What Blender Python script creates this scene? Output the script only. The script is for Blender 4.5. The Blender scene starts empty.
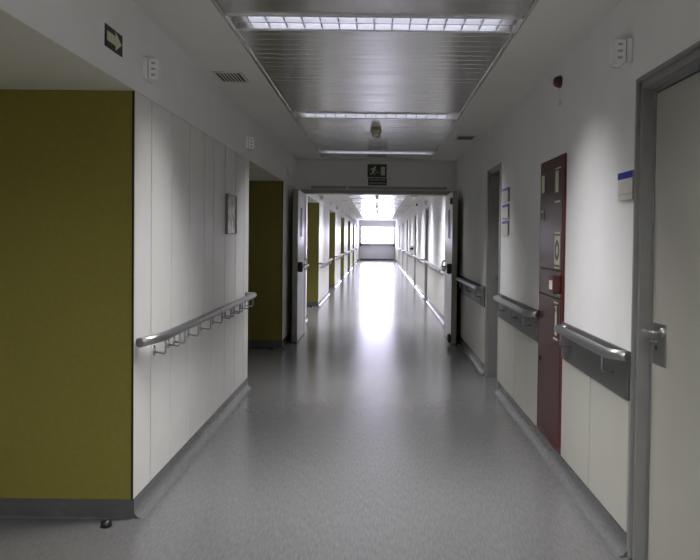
import bpy, bmesh, math, random
from mathutils import Vector, Matrix
random.seed(7)
scene = bpy.context.scene
COL = scene.collection
PI = math.pi

# ------------------------------------------------------------------ measures
XL, XR = -1.207, 1.14          # wall faces
HC = 2.556                     # ceiling
ZB = 2.137                     # underside of the left bulkhead
YF = 45.0                      # window wall
YB = -5.0                      # wall behind the viewer
YH0, YH1 = 10.25, 10.50        # wall with the fire doors
LX0, LX1 = -0.800, 0.737       # slatted ceiling strip
PANEL0, PSTEP, PLEN = 3.47, 5.45, 3.08

# ------------------------------------------------------------------ materials
def mat(name, col, rough=0.5, metal=0.0, var=0.06, scale=8.0, stretch=(1, 1, 1), bump=0.0, bscale=60.0, spec=0.5, coat=0.0):
    m = bpy.data.materials.new(name); m.use_nodes = True
    nt = m.node_tree; b = nt.nodes['Principled BSDF']
    b.inputs['Roughness'].default_value = rough
    b.inputs['Metallic'].default_value = metal
    b.inputs['Specular IOR Level'].default_value = spec
    b.inputs['Coat Weight'].default_value = coat
    b.inputs['Coat Roughness'].default_value = 0.08
    tc = nt.nodes.new('ShaderNodeTexCoord'); mp = nt.nodes.new('ShaderNodeMapping')
    mp.inputs['Scale'].default_value = stretch
    nt.links.new(tc.outputs['Object'], mp.inputs['Vector'])
    nz = nt.nodes.new('ShaderNodeTexNoise'); nz.inputs['Scale'].default_value = scale; nz.inputs['Detail'].default_value = 4
    nt.links.new(mp.outputs['Vector'], nz.inputs['Vector'])
    rp = nt.nodes.new('ShaderNodeValToRGB')
    rp.color_ramp.elements[0].position = 0.3; rp.color_ramp.elements[1].position = 0.7
    rp.color_ramp.elements[0].color = tuple(c * (1 - var) for c in col) + (1,)
    rp.color_ramp.elements[1].color = tuple(min(1, c * (1 + var)) for c in col) + (1,)
    nt.links.new(nz.outputs['Fac'], rp.inputs['Fac'])
    nt.links.new(rp.outputs['Color'], b.inputs['Base Color'])
    if bump > 0:
        n2 = nt.nodes.new('ShaderNodeTexNoise'); n2.inputs['Scale'].default_value = bscale; n2.inputs['Detail'].default_value = 3
        nt.links.new(mp.outputs['Vector'], n2.inputs['Vector'])
        bp = nt.nodes.new('ShaderNodeBump'); bp.inputs['Strength'].default_value = bump; bp.inputs['Distance'].default_value = 0.004
        nt.links.new(n2.outputs['Fac'], bp.inputs['Height']); nt.links.new(bp.outputs['Normal'], b.inputs['Normal'])
    return m

def emit(name, col, strength):
    m = bpy.data.materials.new(name); m.use_nodes = True
    b = m.node_tree.nodes['Principled BSDF']
    b.inputs['Base Color'].default_value = (0.9, 0.9, 0.92, 1)
    b.inputs['Emission Color'].default_value = col + (1,)
    b.inputs['Emission Strength'].default_value = strength
    return m

M = {}
M['plaster'] = mat('plaster', (0.76, 0.755, 0.745), 0.75, var=0.03, scale=3)
M['ceil'] = mat('ceiling_paint', (0.68, 0.67, 0.63), 0.8, var=0.03, scale=2)
M['soffit'] = mat('soffit_paint', (0.60, 0.59, 0.50), 0.85, var=0.03, scale=2)
M['clad'] = mat('cladding_laminate', (0.67, 0.66, 0.63), 0.38, var=0.025, scale=5, spec=0.4)
M['green'] = mat('olive_laminate', (0.205, 0.182, 0.027), 0.55, var=0.05, scale=40, bump=0.02, bscale=200)
M['black'] = mat('black_plastic', (0.008, 0.008, 0.008), 0.45, var=0.1)
M['rubber'] = mat('black_rubber', (0.012, 0.011, 0.011), 0.35, var=0.1)
M['cladright'] = mat('dado_laminate', (0.455, 0.450, 0.395), 0.45, var=0.025, scale=5)
M['callmark'] = mat('call_lamp_marks', (0.38, 0.38, 0.40), 0.5)
M['edgepaint'] = mat('door_edge_paint', (0.30, 0.29, 0.24), 0.5)
M['platecream'] = mat('plate_plastic', (0.58, 0.57, 0.50), 0.45, var=0.03)
M['ventwhite'] = mat('vent_white_metal', (0.55, 0.54, 0.50), 0.5)
M['board'] = mat('anthracite_laminate', (0.085, 0.085, 0.082), 0.45, var=0.06, scale=12)
M['steel'] = mat('brushed_steel', (0.40, 0.40, 0.395), 0.36, 1.0, var=0.05, scale=30, stretch=(1, 8, 8))
M['dsteel'] = mat('dark_steel', (0.35, 0.34, 0.32), 0.3, 1.0, var=0.05, scale=30)
M['frame'] = mat('grey_door_frame', (0.25, 0.25, 0.24), 0.4, 0.2, var=0.04, scale=10)
M['leaf'] = mat('door_leaf_beige', (0.38, 0.37, 0.32), 0.5, var=0.025, scale=4)
M['fireleaf'] = mat('fire_door_paint', (0.56, 0.55, 0.50), 0.32, var=0.03, scale=4)
M['red'] = mat('red_lacquer', (0.055, 0.010, 0.008), 0.3, var=0.06, scale=6, spec=0.4)
M['redframe'] = mat('red_frame_paint', (0.080, 0.006, 0.005), 0.4, var=0.06, scale=6)
M['brightred'] = mat('red_plastic', (0.060, 0.008, 0.006), 0.4, var=0.06)
M['cream'] = mat('cream_plastic', (0.60, 0.57, 0.42), 0.45, var=0.03)
M['white'] = mat('white_plastic', (0.78, 0.78, 0.78), 0.4, var=0.03)
M['blue'] = mat('blue_vinyl', (0.025, 0.040, 0.33), 0.4, var=0.05)
M['lumin'] = mat('photoluminescent_cream', (0.62, 0.64, 0.46), 0.5, var=0.03)
M['signdark'] = mat('dark_green_sign', (0.012, 0.022, 0.016), 0.4, var=0.05)
M['aluminium'] = mat('aluminium_louvre', (0.86, 0.86, 0.88), 0.3, 0.75, var=0.06, scale=14)
M['gold'] = mat('housing_interior', (0.34, 0.31, 0.22), 0.4, 0.5, var=0.1)
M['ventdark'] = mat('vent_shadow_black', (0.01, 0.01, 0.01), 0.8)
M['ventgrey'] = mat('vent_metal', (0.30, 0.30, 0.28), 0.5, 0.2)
M['picframe'] = mat('pewter_frame', (0.22, 0.22, 0.19), 0.4, 0.3)
M['winframe'] = mat('window_frame_white', (0.6, 0.6, 0.62), 0.4)
M['yellow'] = mat('pale_yellow_board', (0.62, 0.58, 0.34), 0.5)
M['tube'] = emit('fluorescent_tube', (0.86, 0.88, 1.0), 1.6)
M['tube_far'] = emit('fluorescent_tube_bright', (0.92, 0.92, 1.0), 8.0)

# floor: grey streaked vinyl, polished
def floor_mat():
    m = bpy.data.materials.new('polished_grey_vinyl'); m.use_nodes = True
    nt = m.node_tree; b = nt.nodes['Principled BSDF']
    tc = nt.nodes.new('ShaderNodeTexCoord')
    def noise(sc, st, det=4, rot=0.25):
        mp = nt.nodes.new('ShaderNodeMapping'); mp.inputs['Scale'].default_value = st; mp.inputs['Rotation'].default_value = (0, 0, rot)
        nt.links.new(tc.outputs['Object'], mp.inputs['Vector'])
        n = nt.nodes.new('ShaderNodeTexNoise'); n.inputs['Scale'].default_value = sc; n.inputs['Detail'].default_value = det
        nt.links.new(mp.outputs['Vector'], n.inputs['Vector']); return n
    n1 = noise(120, (1, 0.13, 1), 4); n2 = noise(1.1, (0.6, 2.4, 1), 3, 0.0)
    rp = nt.nodes.new('ShaderNodeValToRGB')
    rp.color_ramp.elements[0].position = 0.28; rp.color_ramp.elements[1].position = 0.72
    rp.color_ramp.elements[0].color = (0.105, 0.104, 0.105, 1); rp.color_ramp.elements[1].color = (0.150, 0.148, 0.149, 1)
    nt.links.new(n1.outputs['Fac'], rp.inputs['Fac']); nt.links.new(rp.outputs['Color'], b.inputs['Base Color'])
    b.inputs['Roughness'].default_value = 0.18
    b1 = nt.nodes.new('ShaderNodeBump'); b1.inputs['Strength'].default_value = 0.02; b1.inputs['Distance'].default_value = 0.002
    nt.links.new(n1.outputs['Fac'], b1.inputs['Height'])
    b2 = nt.nodes.new('ShaderNodeBump'); b2.inputs['Strength'].default_value = 0.07; b2.inputs['Distance'].default_value = 0.01
    nt.links.new(n2.outputs['Fac'], b2.inputs['Height']); nt.links.new(b1.outputs['Normal'], b2.inputs['Normal'])
    nt.links.new(b2.outputs['Normal'], b.inputs['Normal'])
    b.inputs['Specular IOR Level'].default_value = 0.5
    return m
M['floor'] = floor_mat()
M['skirt'] = mat('grey_vinyl_cove', (0.095, 0.094, 0.094), 0.4, var=0.12, scale=20, stretch=(1, 0.4, 1))  # floor vinyl again, darkened for the shade on faces turned to the viewer
M['slat'] = mat('metal_ceiling_slats', (0.70, 0.695, 0.67), 0.24, 0.85, var=0.03, scale=4, stretch=(0.4, 1, 1))

def glass_mat():
    m = bpy.data.materials.new('clear_glass'); m.use_nodes = True
    nt = m.node_tree; nt.nodes.remove(nt.nodes['Principled BSDF'])
    out = nt.nodes['Material Output']
    t = nt.nodes.new('ShaderNodeBsdfTransparent'); t.inputs['Color'].default_value = (0.95, 0.95, 0.98, 1)
    g = nt.nodes.new('ShaderNodeBsdfGlossy'); g.inputs['Roughness'].default_value = 0.02
    f = nt.nodes.new('ShaderNodeFresnel'); f.inputs['IOR'].default_value = 1.45
    mx = nt.nodes.new('ShaderNodeMixShader')
    nt.links.new(f.outputs['Fac'], mx.inputs['Fac']); nt.links.new(t.outputs[0], mx.inputs[1]); nt.links.new(g.outputs[0], mx.inputs[2])
    nt.links.new(mx.outputs[0], out.inputs['Surface'])
    return m
M['glass'] = glass_mat()
M['darkglass'] = mat('dark_wired_glass', (0.03, 0.03, 0.035), 0.45, var=0.1, spec=0.15)

def art_mat():
    m = bpy.data.materials.new('mottled_print'); m.use_nodes = True
    nt = m.node_tree; b = nt.nodes['Principled BSDF']
    tc = nt.nodes.new('ShaderNodeTexCoord')
    n = nt.nodes.new('ShaderNodeTexNoise'); n.inputs['Scale'].default_value = 16; n.inputs['Detail'].default_value = 5
    nt.links.new(tc.outputs['Object'], n.inputs['Vector'])
    rp = nt.nodes.new('ShaderNodeValToRGB'); e = rp.color_ramp.elements
    e[0].position = 0.35; e[0].color = (0.20, 0.22, 0.14, 1); e[1].position = 0.66; e[1].color = (0.48, 0.50, 0.46, 1)
    k = e.new(0.5); k.color = (0.32, 0.34, 0.26, 1)
    nt.links.new(n.outputs['Fac'], rp.inputs['Fac']); nt.links.new(rp.outputs['Color'], b.inputs['Base Color'])
    b.inputs['Roughness'].default_value = 0.25
    return m
M['art'] = art_mat()

# ------------------------------------------------------------------ mesh helpers
def B(): return bmesh.new()

def box(bm, x0, x1, y0, y1, z0, z1, bev=0.0, seg=2):
    if x0 > x1: x0, x1 = x1, x0
    if y0 > y1: y0, y1 = y1, y0
    if z0 > z1: z0, z1 = z1, z0
    vs = [bm.verts.new(p) for p in ((x0,y0,z0),(x1,y0,z0),(x1,y1,z0),(x0,y1,z0),(x0,y0,z1),(x1,y0,z1),(x1,y1,z1),(x0,y1,z1))]
    fs = [bm.faces.new([vs[i] for i in q]) for q in ((0,3,2,1),(4,5,6,7),(0,1,5,4),(1,2,6,5),(2,3,7,6),(3,0,4,7))]
    if bev > 0:
        es = list({e for f in fs for e in f.edges})
        bmesh.ops.bevel(bm, geom=es, offset=bev, segments=seg, profile=0.5, affect='EDGES')
    return bm

def fillet(pts, r, n=6):
    pts = [Vector(p) for p in pts]; out = [pts[0]]
    for i in range(1, len(pts) - 1):
        a, b, c = pts[i-1], pts[i], pts[i+1]
        d0 = (a - b); d1 = (c - b)
        k = min(r, d0.length * 0.48, d1.length * 0.48)
        p0 = b + d0.normalized() * k; p1 = b + d1.normalized() * k
        for j in range(n + 1):
            t = j / n
            out.append(p0 * (1-t)**2 + b * 2*t*(1-t) + p1 * t*t)
    out.append(pts[-1]); return out

def tube(bm, pts, rad, seg=14, dome=False):
    pts = [Vector(p) for p in pts]
    t0 = (pts[1] - pts[0]).normalized()
    up = Vector((0, 0, 1)) if abs(t0.z) < 0.9 else Vector((1, 0, 0))
    u = t0.cross(up).normalized(); rings = []
    for i, p in enumerate(pts):
        if i == 0: t = t0
        elif i == len(pts) - 1: t = (pts[i] - pts[i-1]).normalized()
        else: t = ((pts[i+1] - pts[i]).normalized() + (pts[i] - pts[i-1]).normalized()).normalized()
        u = (u - t * u.dot(t)).normalized(); w = t.cross(u)
        rings.append([bm.verts.new(p + (u * math.cos(2*PI*k/seg) + w * math.sin(2*PI*k/seg)) * rad) for k in range(seg)])
    for a, b in zip(rings, rings[1:]):
        for k in range(seg):
            f = bm.faces.new((a[k], a[(k+1) % seg], b[(k+1) % seg], b[k])); f.smooth = True
    bm.faces.new(rings[0][::-1]); bm.faces.new(rings[-1])
    return bm

def lathe(bm, prof, axis='Z', c=(0, 0, 0), seg=24):
    c = Vector(c); rings = []
    def P(r, h, a):
        x, y = r * math.cos(a), r * math.sin(a)
        return c + {'Z': Vector((x, y, h)), 'X': Vector((h, x, y)), 'Y': Vector((x, h, y))}[axis]
    for r, h in prof:
        if r < 1e-6: rings.append([bm.verts.new(P(0, h, 0))])
        else: rings.append([bm.verts.new(P(r, h, 2*PI*k/seg)) for k in range(seg)])
    for a, b in zip(rings, rings[1:]):
        for k in range(seg):
            k2 = (k + 1) % seg
            if len(a) == 1 and len(b) == 1: continue
            if len(a) == 1: f = bm.faces.new((a[0], b[k2], b[k]))
            elif len(b) == 1: f = bm.faces.new((a[k], a[k2], b[0]))
            else: f = bm.faces.new((a[k], a[k2], b[k2], b[k]))
            f.smooth = True
    return bm

def prism(bm, poly, fn, d0, d1):
    """poly: list of (u, v); fn(u, v, d) -> point; extruded from d0 to d1."""
    a = [bm.verts.new(fn(u, v, d0)) for u, v in poly]; b = [bm.verts.new(fn(u, v, d1)) for u, v in poly]
    n = len(poly)
    bm.faces.new(a[::-1]); bm.faces.new(b)
    for i in range(n): bm.faces.new((a[i], a[(i+1) % n], b[(i+1) % n], b[i]))
    return bm

def obj(name, bm, m, parent=None, loc=None):
    bmesh.ops.recalc_face_normals(bm, faces=bm.faces[:])
    me = bpy.data.meshes.new(name); bm.to_mesh(me); bm.free()
    me.materials.append(M[m])
    o = bpy.data.objects.new(name, me); COL.objects.link(o)
    if parent is not None: o.parent = parent
    if loc is not None: o.location = loc
    return o

def tag(o, label, cat, group=None, kind=None):
    o['label'] = label; o['category'] = cat
    if group: o['group'] = group
    if kind: o['kind'] = kind
    return o

def thing(name, label, cat, loc=(0, 0, 0), group=None, kind=None, rz=0.0):
    o = bpy.data.objects.new(name, None); COL.objects.link(o)
    o.location = loc; o.rotation_euler = (0, 0, rz); o.empty_display_size = 0.1
    return tag(o, label, cat, group, kind)

def struct(name, bm, m, parent=None):
    o = obj(name, bm, m, parent)
    if parent is None: o['kind'] = 'structure'
    return o

def dup(root, loc, label, rz=None, group=None):
    r = root.copy(); COL.objects.link(r); r.location = loc; r['label'] = label
    if rz is not None: r.rotation_euler = (0, 0, rz)
    if group: r['group'] = group
    for ch in list(root.children):
        c = ch.copy(); COL.objects.link(c); c.parent = r
        for g in list(ch.children):
            d = g.copy(); COL.objects.link(d); d.parent = c
    return r

ORD = ['first', 'second', 'third', 'fourth', 'fifth', 'sixth', 'seventh', 'eighth', 'ninth', 'tenth', 'eleventh', 'twelfth', 'thirteenth', 'fourteenth', 'fifteenth']

# ------------------------------------------------------------------ shell: floor and ceiling
b = B(); box(b, -2.6, 1.9, YB - 0.2, YF + 0.3, -0.1, 0.0); struct('floor', b, 'floor')

b = B()
box(b, XL - 0.15, LX0, YB - 0.2, YF + 0.3, HC, HC + 0.05)
box(b, LX1, XR + 0.25, YB - 0.2, YF + 0.3, HC, HC + 0.05)
box(b, LX0, LX1, YH0 - 0.30, YH1 + 0.3, HC, HC + 0.05)
box(b, LX0, LX1, 42.0, YF + 0.3, HC, HC + 0.05)
box(b, -2.7, 2.0, YB - 0.2, YF + 0.3, HC + 0.16, HC + 0.22)
struct('ceiling', b, 'ceil')

LW, LSTEP, LY0 = 0.250, 2.790, 3.735
near_lights = [LY0 + LSTEP * k for k in range(-2, 3)]           # -1.85 .95 3.74 6.53 9.32
far_lights = [LY0 + LSTEP * k for k in range(3, 14)]  # last light added, strip lengthened for it, to brighten the end wall
def slats(y0, y1, lights):
    b = B(); edges = [y0]
    for l in lights: edges += [l - LW/2, l + LW/2]
    edges.append(y1)
    for a, c in zip(edges[::2], edges[1::2]):
        n = max(1, round((c - a) / 0.105)); p = (c - a) / n
        for i in range(n):
            s0, s1 = a + i*p + 0.0004, a + (i+1)*p - 0.0004
            tilt = random.gauss(0, 0.00045); z = HC + 0.006
            prof = [(s0, z + 0.010), (s0, z + 0.002 - tilt), (s0 + 0.002, z - tilt), (s1 - 0.002, z + tilt), (s1, z + 0.002 + tilt), (s1, z + 0.010)]
            prism(b, prof, lambda u, v, d: Vector((d, u, v)), LX0 + 0.002, LX1 - 0.002)
    return b
struct('ceiling_slats', slats(YB, YH0 - 0.30, near_lights), 'slat')
struct('ceiling_slats', slats(YH1 + 0.3, 42.0, far_lights), 'slat')
nt_ = 0
for x in (LX0, LX1):
    b = B(); s = 1 if x == LX0 else -1
    for y0, y1 in ((YB, YH0 - 0.30), (YH1 + 0.3, 42.0)):
        box(b, x - 0.012*s, x + 0.006*s, y0, y1, HC - 0.004, HC + 0.012)
    nt_ += 1; struct('trim_%d' % nt_, b, 'slat')

# ------------------------------------------------------------------ left side
b = B(); box(b, XL - 0.13, XL, YB, YH0, ZB, HC); box(b, XL - 0.13, XL, YH1, YF, ZB, HC); struct('wall_left', b, 'plaster')
nseam = [0.0, 0.265, 0.63, 1.02, 1.405, 1.675, 2.065, 2.47, 2.85, 3.08]
XA = -2.35                                                  # back of the alcoves
b = B(); box(b, XA - 0.1, XA, YB, YF, 0, HC + 0.2); struct('wall_alcove', b, 'plaster')
b = B()
for k in range(-1, 8):
    y0 = PANEL0 + PSTEP*k - (PSTEP - PLEN)
    box(b, XA, XL - 0.0006, y0 + 0.0, y0 + (PSTEP - PLEN) + 0.023, ZB - 0.003, ZB + 0.03)
box(b, XA, XL - 0.13, YB, YF, HC + 0.0, HC + 0.05)
struct('ceiling_alcove', b, 'soffit')

def cove_prof(h=0.100, r=0.052):
    p = [(-0.010, h), (0.002, h), (0.003, r + 0.001)]
    for i in range(1, 13):
        a = (PI/2) * i / 12
        p.append((0.003 + r * (1 - math.cos(a)), r + 0.001 - r * math.sin(a)))
    p += [(-0.010, 0.001)]
    return p
sk_left = B(); sk_front = B()
for k in range(-1, 8):
    y0 = PANEL0 + PSTEP*k; y1 = min(y0 + PLEN, YF)
    if k == -1: y0 = max(y0, YB)
    segs = [(y0, y1)] if k != 1 else [(y0, YH0), (YH1, y1)]
    if y0 > YF - 0.5: continue
    core = B(); clad = B()
    for a, c in segs:
        box(core, XA, XL - 0.014, a + 0.024, c - 0.002, 0, ZB)
        cuts = [y0 + s * (y1 - y0) / PLEN for s in nseam]
        cuts = [a] + [q for q in cuts if a + 0.05 < q < c - 0.05] + [c]
        for q0, q1 in zip(cuts, cuts[1:]):
            box(clad, XL - 0.012, XL, q0 + 0.006, q1 - 0.006, 0.100, ZB - 0.002, 0.0012, 1)
        prism(sk_left, cove_prof(), lambda u, v, d: Vector((XL - 0.004 + u, d, v)), a + (0.006 if a == y0 else 0), c)
        if a == y0:
            prism(sk_front, cove_prof(r=0.010), lambda u, v, d: Vector((d, y0 + 0.006 - u, v)), XA + 0.01, XL + 0.004)
        else:
            pass
    struct('wall_left', core, 'board'); struct('wall_left', clad, 'clad')
    g = B(); box(g, XA, XL - 0.002, y1 - 0.002, y1 + 0.004, 0.100, ZB - 0.004); struct('wall_alcove', g, 'green')
    g = B(); box(g, XA, XL - 0.011, y0, y0 + 0.022, 0.100, ZB - 0.0035); struct('wall_alcove', g, 'green')
    g = B(); box(g, XL - 0.0105, XL - 0.0008, y0 - 0.003, y0 + 0.0018, 0.100, ZB - 0.0035); nt_ += 1; struct('trim_%d' % nt_, g, 'black')
struct('baseboard_left', sk_left, 'floor'); struct('baseboard_alcove', sk_front, 'skirt')

# ------------------------------------------------------------------ right side
DOORS = [(2.13, 3.112), (6.48, 7.32), (15.75, 16.75), (20.6, 21.6), (26.2, 27.2), (31.0, 32.0), (36.4, 37.4)]
ZD = 2.135
wr = B(); prev = YB
runs = []
for a, c in DOORS:
    runs.append((prev, a)); prev = c
runs.append((prev, YF))
runs2 = []
for a, c in runs:
    if a < YH0 < c: runs2 += [(a, YH0), (YH1, c)]
    else: runs2.append((a, c))
for a, c in runs2: box(wr, XR, XR + 0.22, a, c, 0, HC)
box(wr, XR + 0.22, XR + 0.30, YB, YF + 0.2, 0, HC + 0.2)
for a, c in DOORS: box(wr, XR, XR + 0.22, a, c, ZD, HC)
struct('wall_right', wr, 'plaster')
CAB = (4.245, 4.870)
lower = B(); sk_right = B(); dark = B()
seams_r = [3.676, 5.70, 8.75, 12.0, 13.9, 18.6, 23.9, 29.1, 34.2]
for a, c in runs2:
    spans = [(a, c)]
    if a < CAB[0] < c: spans = [(a, CAB[0]), (CAB[1], c)]
    for s0, s1 in spans:
        cuts = [s0] + [q for q in seams_r if s0 < q < s1] + [s1]
        for q0, q1 in zip(cuts, cuts[1:]):
            box(lower, XR - 0.010, XR - 0.0005, q0 + 0.005, q1 - 0.005, 0.110, 0.705 if a < 10 else 0.83, 0.0012, 1)
    for q in seams_r:
        if a < q < c: box(dark, XR - 0.003, XR - 0.0002, q - 0.006, q + 0.006, 0.112, 0.703 if a < 10 else 0.828)
    prism(sk_right, cove_prof(0.108), lambda u, v, d: Vector((XR + 0.001 - u, d, v)), a, c)
struct('wall_right', lower, 'cladright'); struct('baseboard_right', sk_right, 'floor'); struct('trim_40', dark, 'board')

# walls behind the viewer and around the fire doors
b = B(); box(b, XA, XR + 0.3, YB - 0.15, YB, 0, HC + 0.2); struct('wall_back', b, 'plaster')
OX0, OX1, OZ = -1.075, 1.015, 2.066
b = B()
box(b, XL - 0.01, XR + 0.01, YH0, YH1, OZ + 0.05, HC)
box(b, XL - 0.01, OX0 - 0.05, YH0, YH1, 0, OZ + 0.05)
box(b, OX1 + 0.05, XR + 0.01, YH0, YH1, 0, OZ + 0.05)
struct('wall_fire_doors', b, 'plaster')
b = B()
box(b, OX0 - 0.05, OX0, YH0 - 0.012, YH1 + 0.012, 0, OZ); box(b, OX1, OX1 + 0.05, YH0 - 0.012, YH1 + 0.012, 0, OZ)
box(b, OX0 - 0.05, OX1 + 0.05, YH0 - 0.012, YH1 + 0.012, OZ, OZ + 0.055)
nt_ += 1; struct('trim_%d' % nt_, b, 'leaf')

# window wall
WX0, WX1, WZ0, WZ1 = -1.085, 1.055, 1.06, 2.165
b = B()
box(b, XA, WX0, YF, YF + 0.2, 0, HC); box(b, WX1, XR + 0.2, YF, YF + 0.2, 0, HC)
box(b, WX0, WX1, YF, YF + 0.2, 0, WZ0); box(b, WX0, WX1, YF, YF + 0.2, WZ1, HC); box(b, XA, XR + 0.3, YF + 0.05, YF + 0.2, HC, HC + 0.2)
struct('wall_end', b, 'plaster')
w = thing('window_1', 'wide bright window at the far end of the corridor', 'window', (0, YF, WZ0), kind='structure')
b = B(); h = WZ1 - WZ0
for x in (WX0, 0.66, WX1 - 0.045): box(b, x, x + 0.045, 0.08, 0.13, 0, h)
box(b, WX0, WX1, 0.08, 0.13, 0, 0.045); box(b, WX0, WX1, 0.08, 0.13, h - 0.045, h)
obj('window_frame', b, 'winframe', w)
b = B(); box(b, WX0 + 0.02, WX1 - 0.02, 0.10, 0.106, 0.02, h - 0.02); obj('pane', b, 'glass', w)
b = B(); box(b, WX0 - 0.03, WX1 + 0.03, -0.03, 0.08, -0.02, 0.0); obj('window_sill', b, 'winframe', w)
b = B(); prism(b, cove_prof(), lambda u, v, d: Vector((d, YF + 0.002 - u, v)), XL, XR); struct('baseboard_end', b, 'skirt')
b = B(); box(b, XA, XL + 0.0, 41.2, 41.25, 0, ZB); struct('wall_alcove', b, 'plaster')

# ------------------------------------------------------------------ luminaires
def make_light(loc, label, tube_mat, power, col):
    t = thing('ceiling_light', label, 'ceiling light', loc, 'louvred ceiling lights along the corridor')
    hx0, hx1, hy = LX0 + 0.012, LX1 - 0.010, LW/2 - 0.002
    b = B()
    box(b, hx0, hx1, -hy, hy, 0.105, 0.115)
    box(b, hx0, hx1, -hy, -hy + 0.004, -0.003, 0.105); box(b, hx0, hx1, hy - 0.004, hy, -0.003, 0.105)
    box(b, hx0, hx0 + 0.004, -hy, hy, -0.003, 0.105); box(b, hx1 - 0.004, hx1, -hy, hy, -0.003, 0.105)
    obj('housing', b, 'aluminium', t)
    b = B()
    for q in ((hx0 - 0.010, hx0 + 0.006, -hy, hy), (hx1 - 0.006, hx1 + 0.010, -hy, hy), (hx0, hx1, -hy, -hy + 0.007), (hx0, hx1, hy - 0.007, hy)):
        box(b, *q, -0.006, 0.0, 0.001, 1)
    obj('rim', b, 'white', t)
    for x in (hx0 + 0.004, hx1 - 0.004):
        s = 1 if x < 0 else -1; b = B()
        box(b, x, x + (0.055 if s > 0 else 0.02)*s, -hy + 0.012, hy - 0.012, 0.030, 0.100)
        obj('end_cap', b, 'gold', t)
    for yy in (-0.06, 0.06):
        b = B(); tube(b, [(hx0 + 0.05, yy, 0.078), (hx1 - 0.05, yy, 0.078)], 0.013, 10)
        obj('fluorescent_tube', b, tube_mat, t)
    b = B()
    for yy in (-hy + 0.008, 0, hy - 0.008):
        prism(b, [(yy - 0.006, 0.0), (yy - 0.0015, 0.055), (yy + 0.0015, 0.055), (yy + 0.006, 0.0)], lambda u, v, d: Vector((d, u, v)), hx0 + 0.006, hx1 - 0.006)
    n = 16
    for i in range(1, n):
        x = hx0 + (hx1 - hx0) * i / n
        prism(b, [(x - 0.004, 0.006), (x - 0.001, 0.050), (x + 0.001, 0.050), (x + 0.004, 0.006)], lambda u, v, d: Vector((u, d, v)), -hy + 0.004, hy - 0.004)
    obj('louvre', b, 'aluminium', t)
    return t
def lamp(root, power, col, spread):
    ld = bpy.data.lights.new('lamp_glow', 'AREA'); ld.shape = 'RECTANGLE'
    ld.size = 1.44; ld.size_y = 0.22; ld.energy = power; ld.color = col; ld.spread = math.radians(spread)
    lo = bpy.data.objects.new('lamp_glow', ld); COL.objects.link(lo)
    lo.location = (root.location.x + (LX0 + LX1)/2, root.location.y, root.location.z - 0.006)
NEARCOL, FARCOL = (0.99, 0.98, 1.0), (0.92, 0.91, 1.0)
PWR = {-1.85: 72, 0.945: 48, 3.735: 34, 6.525: 24, 9.315: 3.0}
first = make_light((0, near_lights[2], HC), 'nearest louvred ceiling light, across the slatted ceiling', 'tube', 10, NEARCOL)
names = {3: 'second louvred ceiling light from the near end, bright narrow strip', 4: 'thin louvred ceiling light just before the exit sign wall'}
lights = [(first, 2)]
for k in (0, 1, 3, 4):
    lab = names.get(k, ['louvred ceiling light overhead, two behind the nearest visible one', 'louvred ceiling light overhead, just behind the nearest visible one'][k % 2])
    lights.append((dup(first, (0, near_lights[k], HC), lab), k))
for r, k in lights:
    lamp(r, list(PWR.values())[k], NEARCOL, 150 if k < 2 else 94)  # the two unseen lights behind are strengthened and widened to brighten the near end
ffirst = make_light((0, far_lights[0], HC), 'nearest louvred ceiling light beyond the fire doors, hidden by the lintel', 'tube_far', 10, FARCOL)
fl = [ffirst]
for i, y in enumerate(far_lights[1:], 1):
    fl.append(dup(ffirst, (0, y, HC), ('%s louvred ceiling light in view beyond the fire doors' % ORD[i - 3]) if i > 2 else ('louvred ceiling light beyond the fire doors, %s of those hidden by the lintel' % ORD[i])))  # the last one is the added light for the end wall
for r in fl: lamp(r, 74, FARCOL, 108)

# ------------------------------------------------------------------ ceiling fittings
def make_vent(loc, label):
    t = thing('ceiling_vent', label, 'vent', loc, 'slotted ceiling vents')
    w, l = 0.105, 0.16
    b = B()
    for q in ((-w, -w + 0.022, -l, l), (w - 0.022, w, -l, l), (-w + 0.022, w - 0.022, -l, -l + 0.022), (-w + 0.022, w - 0.022, l - 0.022, l)):
        box(b, *q, -0.008, 0.002, 0.002, 1)
    obj('frame', b, 'ventwhite', t)
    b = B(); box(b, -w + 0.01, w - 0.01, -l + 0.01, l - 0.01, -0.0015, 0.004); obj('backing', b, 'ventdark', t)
    b = B()
    for i in range(1, 7):
        x = -w + 0.022 + (2*w - 0.044) * i / 7
        prism(b, [(x - 0.004, -0.007), (x + 0.000, -0.007), (x + 0.003, -0.001), (x - 0.001, -0.001)], lambda u, v, d: Vector((u, d, v)), -l + 0.02, l - 0.02)
    obj('grille', b, 'ventwhite', t)
    return t
v0 = make_vent((-1.055, 5.0, HC), 'slotted grey ceiling vent left of the nearest ceiling light')
dup(v0, (0.97, 7.85, HC), 'slotted ceiling vent on the right before the fire doors')
for i in range(4): dup(v0, (-1.03, 21.35 + 5.45*i, HC), '%s ceiling vent on the left beyond the fire doors' % ORD[i])
for i in range(4): dup(v0, (0.97, 18.75 + 5.45*i, HC), '%s ceiling vent on the right beyond the fire doors' % ORD[i])

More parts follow.
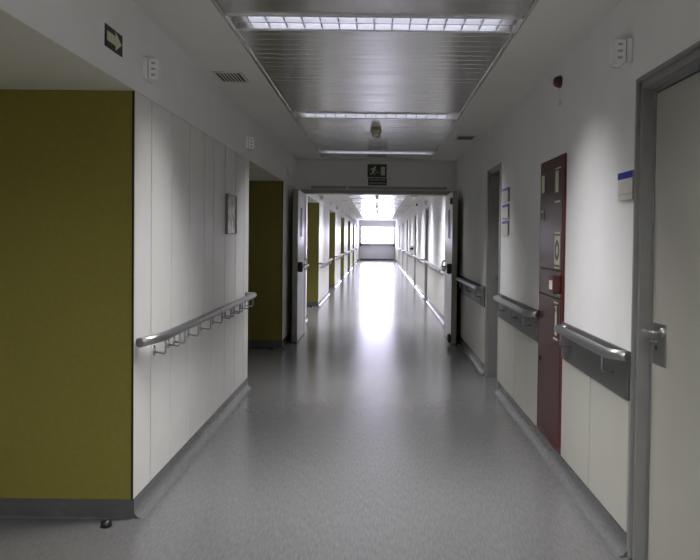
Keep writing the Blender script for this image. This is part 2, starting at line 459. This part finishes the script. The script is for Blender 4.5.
def make_detector(loc, label, m='cream'):
    t = thing('smoke_detector', label, 'smoke detector', loc, 'smoke detectors along the ceiling')
    b = B(); lathe(b, [(0, 0), (0.058, 0), (0.058, -0.030), (0.050, -0.042), (0, -0.042)]); obj('base', b, m, t)
    b = B(); lathe(b, [(0.042, -0.042), (0.046, -0.062), (0.040, -0.082), (0.022, -0.094), (0, -0.096)]); obj('sensor_head', b, m, t)
    b = B(); lathe(b, [(0.043, -0.046), (0.0475, -0.048), (0.0475, -0.053), (0.044, -0.055)]); obj('vent_ring', b, 'ventgrey', t)
    return t
d0 = make_detector((-0.03, 7.32, HC), 'round cream smoke detector between the second and third ceiling lights')
for i in range(5): dup(d0, (-0.03, 18.35 + 5.45*i, HC), '%s smoke detector on the ceiling beyond the fire doors' % ORD[i])

# ------------------------------------------------------------------ nurse call lamps on the bulkhead
def make_call(loc, label, rz=0.0):
    t = thing('call_lamp', label, 'call lamp', loc, 'white call lamps high on the walls', rz=rz)
    b = B(); box(b, 0, 0.022, -0.060, 0.060, -0.060, 0.054, 0.004); obj('base', b, 'white', t)
    b = B(); box(b, 0.020, 0.0262, -0.046, 0.046, -0.052, 0.046); obj('gasket', b, 'ventgrey', t)  # dark box standing in for the shadow line between base and lens
    b = B()
    prism(b, [(0.026, -0.050), (0.074, -0.038), (0.074, 0.038), (0.026, 0.050)], lambda u, v, d: Vector((u, v, d)), -0.056, 0.050)
    bmesh.ops.bevel(b, geom=b.edges[:], offset=0.004, segments=2, affect='EDGES')
    obj('lens', b, 'white', t)
    for s in (-1, 1):
        for z in (-0.033, -0.003, 0.027):
            b = B()
            prism(b, [(0.040, s*0.0450), (0.060, s*0.0405), (0.060, s*0.0420), (0.040, s*0.0470)], lambda u, v, d: Vector((u, v, d)), z - 0.006, z + 0.006)
            obj('indicator', b, 'callmark', t)
    return t
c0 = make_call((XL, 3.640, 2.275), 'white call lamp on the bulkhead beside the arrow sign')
lab = ['', 'white call lamp on the bulkhead above the framed picture', 'dim call lamp on the bulkhead just before the left fire door']
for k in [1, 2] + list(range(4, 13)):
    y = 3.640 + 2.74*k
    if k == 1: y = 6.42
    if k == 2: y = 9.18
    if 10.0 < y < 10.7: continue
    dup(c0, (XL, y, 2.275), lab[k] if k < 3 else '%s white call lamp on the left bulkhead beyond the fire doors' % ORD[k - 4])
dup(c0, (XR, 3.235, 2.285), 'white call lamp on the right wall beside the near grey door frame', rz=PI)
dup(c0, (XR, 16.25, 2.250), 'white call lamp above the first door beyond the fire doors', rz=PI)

# ------------------------------------------------------------------ arrow sign
t = thing('arrow_sign', 'dark arrow sign on the left bulkhead, pale arrow pointing right', 'sign', (XL, 3.19, 2.302))
b = B(); box(b, 0.0, 0.004, -0.103, 0.103, -0.050, 0.048, 0.0008, 1); obj('sign_board', b, 'signdark', t)
b = B(); prism(b, [(-0.085, -0.021), (0.015, -0.021), (0.015, -0.042), (0.088, 0.0), (0.015, 0.042), (0.015, 0.021), (-0.085, 0.021)], lambda u, v, d: Vector((d, u, v)), 0.004, 0.0055)
obj('arrow', b, 'lumin', t)

# ------------------------------------------------------------------ exit sign
def plate_pts(poly, s=1.0): return poly
t = thing('exit_sign', 'dark exit sign with running figure and doorway above the fire doors', 'sign', (-0.020, YH0, 2.405))
b = B(); box(b, -0.140, 0.140, -0.005, 0.0, -0.095, 0.095, 0.001, 1); obj('sign_board', b, 'signdark', t)
F = lambda u, v, d: Vector((u, -d, v))
def limb(b, p, q, r0, r1):
    (x0, y0), (x1, y1) = p, q; L = math.hypot(x1-x0, y1-y0); nx, ny = -(y1-y0)/L, (x1-x0)/L
    prism(b, [(x0 + nx*r0, y0 + ny*r0), (x0 - nx*r0, y0 - ny*r0), (x1 - nx*r1, y1 - ny*r1), (x1 + nx*r1, y1 + ny*r1)], F, 0.005, 0.0065)
b = B()
hd = (-0.030, 0.050)
prism(b, [(hd[0] + 0.014*math.cos(a*PI/6), hd[1] + 0.014*math.sin(a*PI/6)) for a in range(12)], F, 0.005, 0.0065)
for p, q, r0, r1 in (((-0.042, 0.034), (-0.062, -0.008), 0.015, 0.011), ((-0.042, 0.030), (-0.078, 0.034), 0.007, 0.006), ((-0.078, 0.034), (-0.100, 0.010), 0.006, 0.005),
                     ((-0.040, 0.030), (-0.026, 0.008), 0.007, 0.006), ((-0.026, 0.008), (-0.006, 0.004), 0.006, 0.005),
                     ((-0.062, -0.006), (-0.040, -0.028), 0.009, 0.007), ((-0.040, -0.028), (-0.036, -0.062), 0.007, 0.006),
                     ((-0.062, -0.006), (-0.074, -0.044), 0.009, 0.007), ((-0.074, -0.044), (-0.102, -0.050), 0.007, 0.006)):
    limb(b, p, q, r0, r1)
obj('running_figure', b, 'lumin', t)
b = B(); prism(b, [(-0.012, -0.030), (0.036, -0.030), (0.036, -0.022), (-0.012, -0.022)], F, 0.005, 0.0065); obj('arrow', b, 'lumin', t)
b = B(); prism(b, [(0.056, -0.066), (0.116, -0.066), (0.116, 0.058), (0.056, 0.058)], F, 0.005, 0.0065); obj('doorway', b, 'lumin', t)

def text_obj(name, body, size, m, parent, loc, rot, ext=0.0006):
    cu = bpy.data.curves.new(name, 'FONT'); cu.body = body; cu.size = size; cu.extrude = ext; cu.align_x = 'CENTER'; cu.align_y = 'CENTER'
    cu.materials.append(M[m])
    tmp = bpy.data.objects.new(name, cu); COL.objects.link(tmp)
    bpy.context.view_layer.update()
    me = bpy.data.meshes.new_from_object(tmp.evaluated_get(bpy.context.evaluated_depsgraph_get()))
    bpy.data.objects.remove(tmp); bpy.data.curves.remove(cu)
    o = bpy.data.objects.new(name, me); COL.objects.link(o); o.parent = parent; o.location = loc; o.rotation_euler = rot
    if not me.materials: me.materials.append(M[m])
    return o
t = thing('exit_caption_sign', 'small dark caption plate with two lines of lettering under the exit sign', 'sign', (-0.013, YH0, 2.247))
b = B(); box(b, -0.137, 0.137, -0.004, 0.0, -0.056, 0.056, 0.001, 1); obj('sign_board', b, 'signdark', t)
text_obj('lettering', 'SALIDA DE', 0.047, 'lumin', t, (0, -0.005, 0.026), (PI/2, 0, 0))
text_obj('lettering', 'EMERGENCIA', 0.040, 'lumin', t, (0, -0.005, -0.026), (PI/2, 0, 0))

# ------------------------------------------------------------------ fire alarm beacon
t = thing('alarm_sounder', 'dark red fire alarm sounder high on the right wall, nearest one', 'alarm', (XR, 4.42, 2.415))
b = B(); lathe(b, [(0, 0), (0.036, 0), (0.036, -0.016), (0.032, -0.034), (0.020, -0.046), (0, -0.048)], 'X'); obj('sounder_body', b, 'brightred', t)
b = B(); lathe(b, [(0.037, -0.003), (0.040, -0.006), (0.040, -0.012), (0.037, -0.015)], 'X'); obj('rim', b, 'brightred', t)
b = B(); tube(b, fillet([(-0.02, -0.03, -0.045), (-0.025, -0.02, -0.09), (-0.015, -0.01, -0.115), (-0.004, 0.0, -0.125)], 0.03), 0.0035, 6); obj('cable', b, 'white', t)
b = B(); box(b, -0.022, 0, -0.028, 0.016, -0.150, -0.118, 0.004); obj('cable_plug', b, 'white', t)
dup(t, (XR, 20.3, 2.40), 'small red fire alarm sounder high on the right wall beyond the fire doors')

# ------------------------------------------------------------------ framed picture
t = thing('framed_picture', 'small framed picture on the left panelled wall', 'picture', (XL, 5.715, 1.600))
b = B(); fw, fh, f = 0.172, 0.160, 0.011
for q in ((-fw, -fw + f, -fh, fh), (fw - f, fw, -fh, fh), (-fw + f, fw - f, -fh, -fh + f), (-fw + f, fw - f, fh - f, fh)):
    box(b, 0.0, 0.022, *q, 0.003, 1)
obj('frame', b, 'picframe', t)
b = B(); box(b, 0.004, 0.014, -fw + f*0.8, fw - f*0.8, -fh + f*0.8, fh - f*0.8); obj('print', b, 'art', t)

# ------------------------------------------------------------------ handrails
RT = 0.0240
def bracket(t, y, side, zr, off=0.085, m='steel', dy=0.0):
    s = side; b = B()
    tube(b, fillet([(0.004*s, y + dy, -0.098), (off*s, y - 0.004, -0.098), (off*s, y - 0.004, -0.012)], 0.022, 5), 0.0055, 8)
    br = obj('bracket', b, m, t)
    b = B(); lathe(b, [(0, 0.0), (0.021, 0.0), (0.021, 0.005*s), (0.012, 0.010*s), (0, 0.010*s)], 'X', (0.0005*s, y + dy, -0.098), 14)
    box(b, 0.001*s, 0.010*s, y + dy - 0.006, y + dy + 0.006, -0.098, -0.060)
    obj('wall_flange', b, m, br)
def rail_left(y0, y1, label, posts, zr=0.889):
    L = y1 - y0
    t = thing('handrail', label, 'handrail', (XL, y0, zr), 'tubular handrails on the left wall')
    b = B()
    tube(b, fillet([(0.026, -0.012, -0.004), (0.086, 0.17, 0.0), (0.086, L - 0.02, 0.0), (0.086, L + 0.04, 0.0), (0.004, L + 0.055, 0.0)], 0.05), RT, 16)
    obj('rail', b, 'steel', t)
    b = B(); lathe(b, [(RT + 0.002, -0.006), (RT + 0.003, 0), (RT + 0.002, 0.006)], 'Y', (0.086, L*0.5, 0), 18); obj('joint_ring', b, 'black', t)
    for p in posts: bracket(t, p, 1, zr, dy=0.06)
    return t
posts = [3.72, 3.98, 4.09, 4.40, 4.72, 5.07, 5.37, 5.48, 5.72, 5.83, 6.10, 6.32]
r0 = rail_left(3.49, 6.35, 'steel tube handrail on white left panels beside the near green alcove', [p - 3.49 for p in posts])
for i, k in enumerate((2, 3, 4, 5, 6)):
    dup(r0, (XL, 3.49 + PSTEP*k, 0.889), '%s steel handrail on the left wall beyond the fire doors' % ORD[i])

def rail_right(y0, y1, label, posts, board=None, zr=0.915, boardmat='board', near_end=0.12):
    t = thing('handrail', label, 'handrail', (XR, y0, zr), 'tubular handrails on the right wall')
    L = y1 - y0; o = 0.074
    b = B(); tube(b, fillet([(-0.016, -near_end, 0.006), (-o, 0.04, 0.0), (-o, L - 0.01, 0.0), (-o, L, 0.0), (-0.010, L + 0.01, 0.0)], 0.045), RT, 16)
    obj('rail', b, 'steel', t)
    if board:
        b = B(); box(b, -0.016, -0.0005, board[0] - y0, board[1] - y0, 0.705 - zr, 0.925 - zr, 0.002, 1); obj('backing_board', b, boardmat, t)
    for p in posts: bracket(t, p - y0, -1, zr, o)
    return t
rail_right(3.20, 4.11, 'steel handrail on dark board between red cabinet and near door', [3.30, 4.05], (3.116, 4.243), zr=0.900, near_end=0.09)
rail_right(4.98, 6.28, 'steel handrail on dark board between red cabinet and second door frame', [5.10, 5.60, 6.15], (4.872, 6.475), zr=0.895)
rail_right(7.42, 9.9, 'steel handrail on dark board just before the right fire door', [7.60, 8.3, 9.0, 9.7], (7.325, 10.24), zr=0.897)
rr = rail_right(10.85, 15.5, 'first bright handrail on the right wall beyond the fire doors', [11.0 + 0.88*i for i in range(6)])
rr2 = rail_right(17.0, 20.4, 'second bright handrail on the right wall beyond the fire doors', [17.2 + 0.8*i for i in range(4)])
for i, y in enumerate((22.3, 27.5, 32.4)): dup(rr2, (XR, y, 0.915), '%s bright handrail on the right wall beyond the fire doors' % ORD[i + 2])

# rail across the window wall
t = thing('handrail', 'dark rail running across under the far end window', 'handrail', (0, YF, 0.97))
b = B(); tube(b, [(-1.13, -0.07, 0), (1.09, -0.07, 0)], 0.030, 14); obj('rail', b, 'steel', t)
for x in (-1.08, 1.05):
    b = B(); box(b, x - 0.05, x + 0.05, -0.14, -0.0, -0.08, 0.10, 0.01); obj('end_bracket', b, 'board', t)
for i, (x0, x1, w_) in enumerate(((XL + 0.001, -1.115, 'left'), (1.05, XR - 0.012, 'right'))):
    t = thing('end_board', 'pale yellow board in the %s corner under the far window' % w_, 'board', (x0, 44.75, 0))
    b = B(); box(b, 0, x1 - x0, 0, 0.05, 0.0, 0.86, 0.006); obj('board_panel', b, 'yellow', t)
    b = B(); box(b, -0.0, x1 - x0, -0.005, 0.055, 0.86, 0.88, 0.003); obj('top_edge', b, 'winframe', t)

# ------------------------------------------------------------------ doors on the right wall
def make_door(n, y0, y1, label, full=False, ztop=ZD):
    W = y1 - y0; jw = 0.016 if n == 1 else 0.085
    t = thing('door_%d' % n, label, 'door', (XR, y0, 0), kind='structure')
    b = B(); pr = -0.006; rec = 0.085 if n == 1 else 0.165; a = 0.048
    # architrave face, then reveals (far jamb faces the viewer)
    for y, s in ((0, 1), (W, -1)):
        box(b, pr, 0.10, y - 0.001*s, y + jw*s, 0.002, ztop, 0.002, 1)
        box(b, pr + 0.016, 0.22, y + 0.016*s, y + (jw + 0.026)*s, 0.002, ztop - 0.016, 0.002, 1)
        box(b, rec - 0.024, 0.22, y + 0.042*s, y + 0.055*s, 0.002, ztop - 0.05, 0.001, 1)
    box(b, pr, 0.10, 0, W, ztop - 0.016, ztop, 0.002, 1)
    box(b, pr + 0.016, 0.22, 0.016, W - 0.016, ztop - 0.050, ztop - 0.016, 0.002, 1)
    box(b, rec - 0.024, 0.22, 0.04, W - 0.04, ztop - 0.066, ztop - 0.045, 0.001, 1)
    obj('door_frame', b, 'frame', t)
    g = B()
    for y in (0.0565, W - 0.0565): box(g, rec - 0.016, rec + 0.01, y - 0.005, y + 0.005, 0.004, ztop - 0.068)
    box(g, rec - 0.016, rec + 0.01, 0.055, W - 0.055, ztop - 0.073, ztop - 0.064)
    obj('seal', g, 'black', t)
    b = B(); box(b, rec - 0.022, rec + 0.022, 0.064, W - 0.064, 0.008, ztop - 0.074, 0.002, 1); lf = obj('door_leaf', b, 'leaf', t)
    # lever handle near the far edge
    yh = W - 0.064 - 0.092; fx = rec - 0.022
    b = B(); box(b, fx - 0.005, fx + 0.001, yh - 0.060, yh + 0.072, 0.896, 1.073, 0.002, 1); hp = obj('handle_plate', b, 'steel', lf)
    b = B(); tube(b, fillet([(fx - 0.002, yh - 0.035, 1.038), (fx - 0.055, yh - 0.035, 1.038), (fx - 0.055, yh + 0.045, 1.038)], 0.016), 0.0095, 12)
    lathe(b, [(0.020, 0.0), (0.020, -0.010), (0, -0.010)], 'X', (fx - 0.005, yh - 0.035, 1.038), 16)
    obj('lever', b, 'steel', lf)
    b = B(); tube(b, [(fx - 0.004, yh + 0.02, 0.990), (fx - 0.026, yh + 0.02, 0.990)], 0.006, 10); box(b, fx - 0.030, fx - 0.022, yh + 0.008, yh + 0.050, 0.985, 0.995, 0.002, 1)
    obj('thumb_turn', b, 'steel', lf)
    b = B(); lathe(b, [(0, -0.002), (0.010, -0.002), (0.010, 0.0)], 'X', (fx - 0.005, yh + 0.035, 0.966), 12); obj('keyhole', b, 'black', lf)
    return t
make_door(1, *DOORS[0], 'beige door in grey frame with steel lever, nearest on the right')
make_door(2, *DOORS[1], 'narrow door in grey steel frame beside three name plates')
for i, (a, c) in enumerate(DOORS[2:]):
    make_door(i + 3, a, c, '%s grey framed door on the right beyond the fire doors' % ORD[i])

# ------------------------------------------------------------------ fire doors standing open
def fire_door(n, side, label, x_h, y_h, rz):
    """leaf runs from the hinge towards the viewer (-y); inner face towards the corridor."""
    W, T, Hh = 0.905, 0.066, 2.050
    t = thing('door_%d' % n, label, 'door', (x_h, y_h, 0.010), kind='structure', rz=rz)
    s = side                                      # corridor lies in direction s along x
    b = B(); box(b, 0, T*s, -W, 0, 0, Hh, 0.003, 1); obj('door_leaf', b, 'fireleaf', t)
    b = B(); box(b, -0.002*s, (T + 0.002)*s, -W - 0.008, -W + 0.001, 0.004, Hh - 0.002, 0.002, 1); obj('edge_strip', b, 'edgepaint', t)
    fx = T*s
    b = B(); box(b, fx - 0.001*s, fx + 0.004*s, -0.60, -0.36, 1.42, 1.82, 0.001, 1); v = obj('vision_panel', b, 'darkglass', t)
    b = B()
    for q in ((-0.62, -0.60, 1.40, 1.84), (-0.36, -0.34, 1.40, 1.84), (-0.60, -0.36, 1.40, 1.42), (-0.60, -0.36, 1.82, 1.84)):
        box(b, fx, fx + 0.0045*s, *q, 0.001, 1)
    obj('vision_frame', b, 'fireleaf', v)
    # panic latch: black housing, bar and lever
    b = B(); box(b, fx, fx + 0.062*s, -W + 0.010, -W + 0.105, 0.945, 1.080, 0.014, 3); p = obj('panic_latch', b, 'black', t)
    b = B(); tube(b, fillet([(fx + 0.045*s, -W + 0.10, 1.01), (fx + 0.075*s, -W + 0.16, 1.01), (fx + 0.075*s, -0.12, 1.01), (fx + 0.004*s, -0.08, 1.01)], 0.03), 0.014, 12); obj('panic_bar', b, 'steel', p)
    b = B(); tube(b, fillet([(fx + 0.005*s, -0.10, 1.10), (fx + 0.05*s, -0.10, 1.09), (fx + 0.06*s, -0.10, 0.97), (fx + 0.01*s, -0.10, 0.95)], 0.02), 0.010, 10); obj('pull_handle', b, 'steel', t)
    if side < 0:
        b = B(); lathe(b, [(0, 0), (0.045, 0), (0.045, 0.022*s), (0.030, 0.030*s), (0, 0.030*s)], 'X', (fx, -W + 0.07, Hh - 0.13), 18)
        obj('hold_open_plate', b, 'black', t)
        b = B(); box(b, fx, fx + 0.04*s, -W + 0.02, -W + 0.12, 0.02, 0.13, 0.012, 2); obj('door_bumper', b, 'black', t)
    return t
fire_door(8, 1, 'left fire door leaf standing open with black panic latch', -1.140, YH0 - 0.005, 0.010)
fire_door(9, -1, 'right fire door leaf standing open with black panic latch', 1.062, YH0 - 0.005, 0.000)
for i, (x0, x1, w_) in enumerate(((-0.98, -0.46, 'left'), (-0.44, 1.00, 'right'))):
    t = thing('door_closer', 'grey door closer rail above the fire doors, %s piece' % w_, 'door closer', (x0, YH0, 2.150), 'door closer rails above the fire doors')
    b = B(); box(b, 0, x1 - x0, -0.032, 0.0, -0.014, 0.024, 0.003, 1); obj('closer_track', b, 'ventgrey', t)
    b = B(); box(b, 0.02, 0.10, -0.040, -0.030, -0.008, 0.016, 0.002, 1); obj('slider', b, 'ventgrey', t)

# ------------------------------------------------------------------ red fire hose cabinet
t = thing('fire_cabinet', 'tall dark red fire hose cabinet set in the right wall', 'cabinet', (XR, CAB[0], 0.112))
CW, CH, D = CAB[1] - CAB[0], 1.838, -0.013
b = B()
box(b, D, 0.0, 0.0, 0.030, 0, CH, 0.003, 1); box(b, D, 0.0, CW - 0.030, CW, 0, CH, 0.003, 1)
box(b, D, 0.0, 0.030, CW - 0.030, 0, 0.045, 0.002, 1); box(b, D, 0.0, 0.030, CW - 0.030, CH - 0.07, CH, 0.002, 1)
box(b, D + 0.009, 0.0, 0.028, CW - 0.028, 0.04, CH - 0.06)
obj('cabinet_frame', b, 'redframe', t)
def panel(name, z0, z1):
    b = B(); box(b, D - 0.002, D + 0.010, 0.033, CW - 0.033, z0, z1, 0.004, 2); return obj(name, b, 'red', t)
up = panel('door', 1.122, CH - 0.073); mid = panel('alarm_panel', 0.947, 1.117); lo = panel('door', 0.048, 0.942)
SX = D - 0.002
def sticker(name, parent, y0, y1, z0, z1, m, d=0.001):
    b = B(); box(b, SX - d, SX + 0.0002, y0, y1, z0, z1); return obj(name, b, m, parent)
def SP(u, v, d): return Vector((SX - d, u, v))
# upper sign: hose notice
s = sticker('notice', up, 0.075, 0.215, 1.545, 1.765, 'brightred')
b = B(); prism(b, [(0.080, 1.755), (0.210, 1.755), (0.210, 1.765), (0.080, 1.765)], SP, 0.001, 0.0016); prism(b, [(0.080, 1.545), (0.210, 1.545), (0.210, 1.557), (0.080, 1.557)], SP, 0.001, 0.0016)
prism(b, [(0.130, 1.610), (0.205, 1.610), (0.205, 1.745), (0.130, 1.745)], SP, 0.001, 0.0016); obj('pictogram', b, 'lumin', s)
sticker('label_strip', up, 0.50, 0.575, 1.630, 1.745, 'lumin')
s = sticker('lock', up, 0.515, 0.575, 1.430, 1.510, 'lumin', 0.003)
b = B(); prism(b, [(0.530, 1.443), (0.562, 1.443), (0.562, 1.497), (0.530, 1.497)], SP, 0.003, 0.0045); obj('lock_slot', b, 'black', s)
# middle sign: hose reel disc
s = sticker('notice', up, 0.075, 0.205, 1.130, 1.360, 'lumin')
b = B()
cy, cz = 0.140, 1.245
def ring(r0, r1):
    n = 24
    for k in range(n):
        a0, a1 = 2*PI*k/n, 2*PI*(k+1)/n
        prism(b, [(cy + r0*math.cos(a0), cz + r0*1.25*math.sin(a0)), (cy + r1*math.cos(a0), cz + r1*1.25*math.sin(a0)), (cy + r1*math.cos(a1), cz + r1*1.25*math.sin(a1)), (cy + r0*math.cos(a1), cz + r0*1.25*math.sin(a1))], SP, 0.001, 0.0018)
ring(0.026, 0.052)
for z0, z1 in ((1.336, 1.348), (1.142, 1.154)): prism(b, [(0.078, z0), (0.202, z0), (0.202, z1), (0.078, z1)], SP, 0.001, 0.0018)
obj('pictogram', b, 'redframe', s)
# lower sign: extinguisher notice
s = sticker('notice', lo, 0.080, 0.200, 0.682, 0.922, 'brightred')
b = B()
prism(b, [(0.085, 0.910), (0.195, 0.910), (0.195, 0.922), (0.085, 0.922)], SP, 0.001, 0.0018); prism(b, [(0.085, 0.682), (0.195, 0.682), (0.195, 0.694), (0.085, 0.694)], SP, 0.001, 0.0018)
prism(b, [(0.118, 0.712), (0.162, 0.712), (0.162, 0.847), (0.150, 0.867), (0.130, 0.867), (0.118, 0.847)], SP, 0.001, 0.0018)
prism(b, [(0.128, 0.872), (0.152, 0.872), (0.152, 0.887), (0.175, 0.880), (0.175, 0.890), (0.128, 0.898)], SP, 0.001, 0.0018)
obj('pictogram', b, 'lumin', s)
b = B(); lathe(b, [(0, 0), (0.014, 0), (0.014, -0.006), (0, -0.006)], 'X', (SX, 0.545, 0.50), 14); obj('lock', b, 'black', lo)
# manual call point on the middle panel
t2 = thing('call_point', 'red manual call point box mounted on the red fire cabinet', 'alarm', (XR + D - 0.0026, CAB[0] + 0.085, 1.146))
b = B(); box(b, -0.048, 0.0, -0.052, 0.052, -0.055, 0.055, 0.005); obj('call_point_body', b, 'brightred', t2)
b = B(); box(b, -0.051, -0.046, -0.030, 0.034, -0.030, 0.026, 0.001, 1); obj('press_plate', b, 'white', t2)
b = B(); box(b, -0.020, 0.0, 0.0525, 0.100, -0.005, 0.040, 0.004); obj('status_tag', b, 'white', t2)

# ------------------------------------------------------------------ name plates
def name_plate(loc, w, h, label, blue, lines=True):
    t = thing('name_plate', label, 'name plate', loc, 'blue topped plates beside the doors')
    b = B(); box(b, -0.012, 0.0, -w/2, w/2, -h/2, h/2, 0.0015, 1); obj('plate_back', b, 'platecream', t)
    b = B(); box(b, -0.0135, -0.011, -w/2 - 0.001, w/2 + 0.001, h/2 - blue, h/2 + 0.001, 0.0008, 1); obj('blue_strip', b, 'blue', t)
    b = B(); box(b, -0.0145, -0.0, -w/2 - 0.004, -w/2 + 0.001, -h/2 - 0.001, h/2 + 0.001); obj('edge_rail', b, 'picframe', t)
    if lines:
        b = B(); box(b, -0.0128, -0.0115, -w/2 + 0.008, w/2 - 0.01, -h/2 + 0.026, -h/2 + 0.029); obj('groove', b, 'ventgrey', t)
    return t
name_plate((XR, 3.205, 1.671), 0.195, 0.128, 'single beige plate with blue strip beside the near grey door frame', 0.030)
pl = name_plate((XR, 6.22, 1.815), 0.29, 0.122, 'top one of three blue topped plates beside the second door', 0.022, False)
dup(pl, (XR, 6.22, 1.670), 'middle one of three blue topped plates beside the second door')
dup(pl, (XR, 6.22, 1.523), 'bottom one of three blue topped plates beside the second door')

# ------------------------------------------------------------------ small things
def stop(loc, label):
    t = thing('door_stop', label, 'door stop', loc, 'black rubber door stops on the floor')
    b = B(); lathe(b, [(0, 0), (0.027, 0), (0.027, 0.012), (0.024, 0.024), (0.015, 0.032), (0, 0.034)], 'Z', seg=20); obj('rubber_dome', b, 'rubber', t)
    b = B(); lathe(b, [(0, 0.0335), (0.006, 0.0340), (0.005, 0.036), (0, 0.0365)], 'Z', seg=12); obj('fixing_screw', b, 'steel', t)
    return t
s0 = stop((-1.308, 3.385, 0), 'black rubber door stop on the floor by the near green wall')
dup(s0, (-1.33, 8.84, 0), 'black rubber door stop on the floor by the second green wall')
dup(s0, (-1.34, 14.30, 0), 'black rubber door stop on the floor by the green wall beyond the fire doors')
t = thing('gel_dispenser', 'white wall dispenser with black button on the right wall beyond the fire doors', 'dispenser', (XR, 21.95, 0.95))
b = B(); box(b, -0.11, 0, -0.08, 0.08, 0, 0.26, 0.015); obj('dispenser_body', b, 'white', t)
b = B(); box(b, -0.125, -0.02, -0.086, -0.079, 0.12, 0.19, 0.004); obj('button', b, 'black', t)

# ------------------------------------------------------------------ daylight through the end window
wd = bpy.data.worlds.new('overcast_sky'); scene.world = wd; wd.use_nodes = True
bg = wd.node_tree.nodes['Background']; bg.inputs['Color'].default_value = (0.82, 0.80, 1.0, 1); bg.inputs['Strength'].default_value = 42.0
pd = bpy.data.lights.new('window_portal', 'AREA'); pd.shape = 'RECTANGLE'; pd.size = WX1 - WX0; pd.size_y = WZ1 - WZ0; pd.cycles.is_portal = True
po = bpy.data.objects.new('window_portal', pd); COL.objects.link(po)
po.location = ((WX0 + WX1)/2, YF + 0.22, (WZ0 + WZ1)/2); po.rotation_euler = (-PI/2, 0, 0)

# ------------------------------------------------------------------ camera
cd = bpy.data.cameras.new('camera'); cam = bpy.data.objects.new('camera', cd); COL.objects.link(cam)
cd.sensor_fit = 'HORIZONTAL'; cd.sensor_width = 36.0; cd.lens = 36.0 * 700 / 700
cd.shift_x = -27.5 / 700; cd.shift_y = -26.5 / 700; cd.clip_start = 0.05; cd.clip_end = 200
cam.matrix_world = Matrix.Translation((0, 0, 1.42)) @ Matrix.Rotation(PI/2 - math.radians(1.25), 4, 'X') @ Matrix.Rotation(0.0115, 4, 'Z')
scene.camera = cam

# ------------------------------------------------------------------ colour management and sampling
vs = scene.view_settings
scene.display_settings.display_device = 'sRGB'
vs.view_transform = 'Standard'; vs.look = 'None'; vs.exposure = 0.0; vs.gamma = 1.0; vs.use_curve_mapping = False
cy = scene.cycles
cy.use_denoising = True; cy.max_bounces = 10; cy.diffuse_bounces = 6; cy.glossy_bounces = 5; cy.transparent_max_bounces = 8
cy.sample_clamp_indirect = 6.0
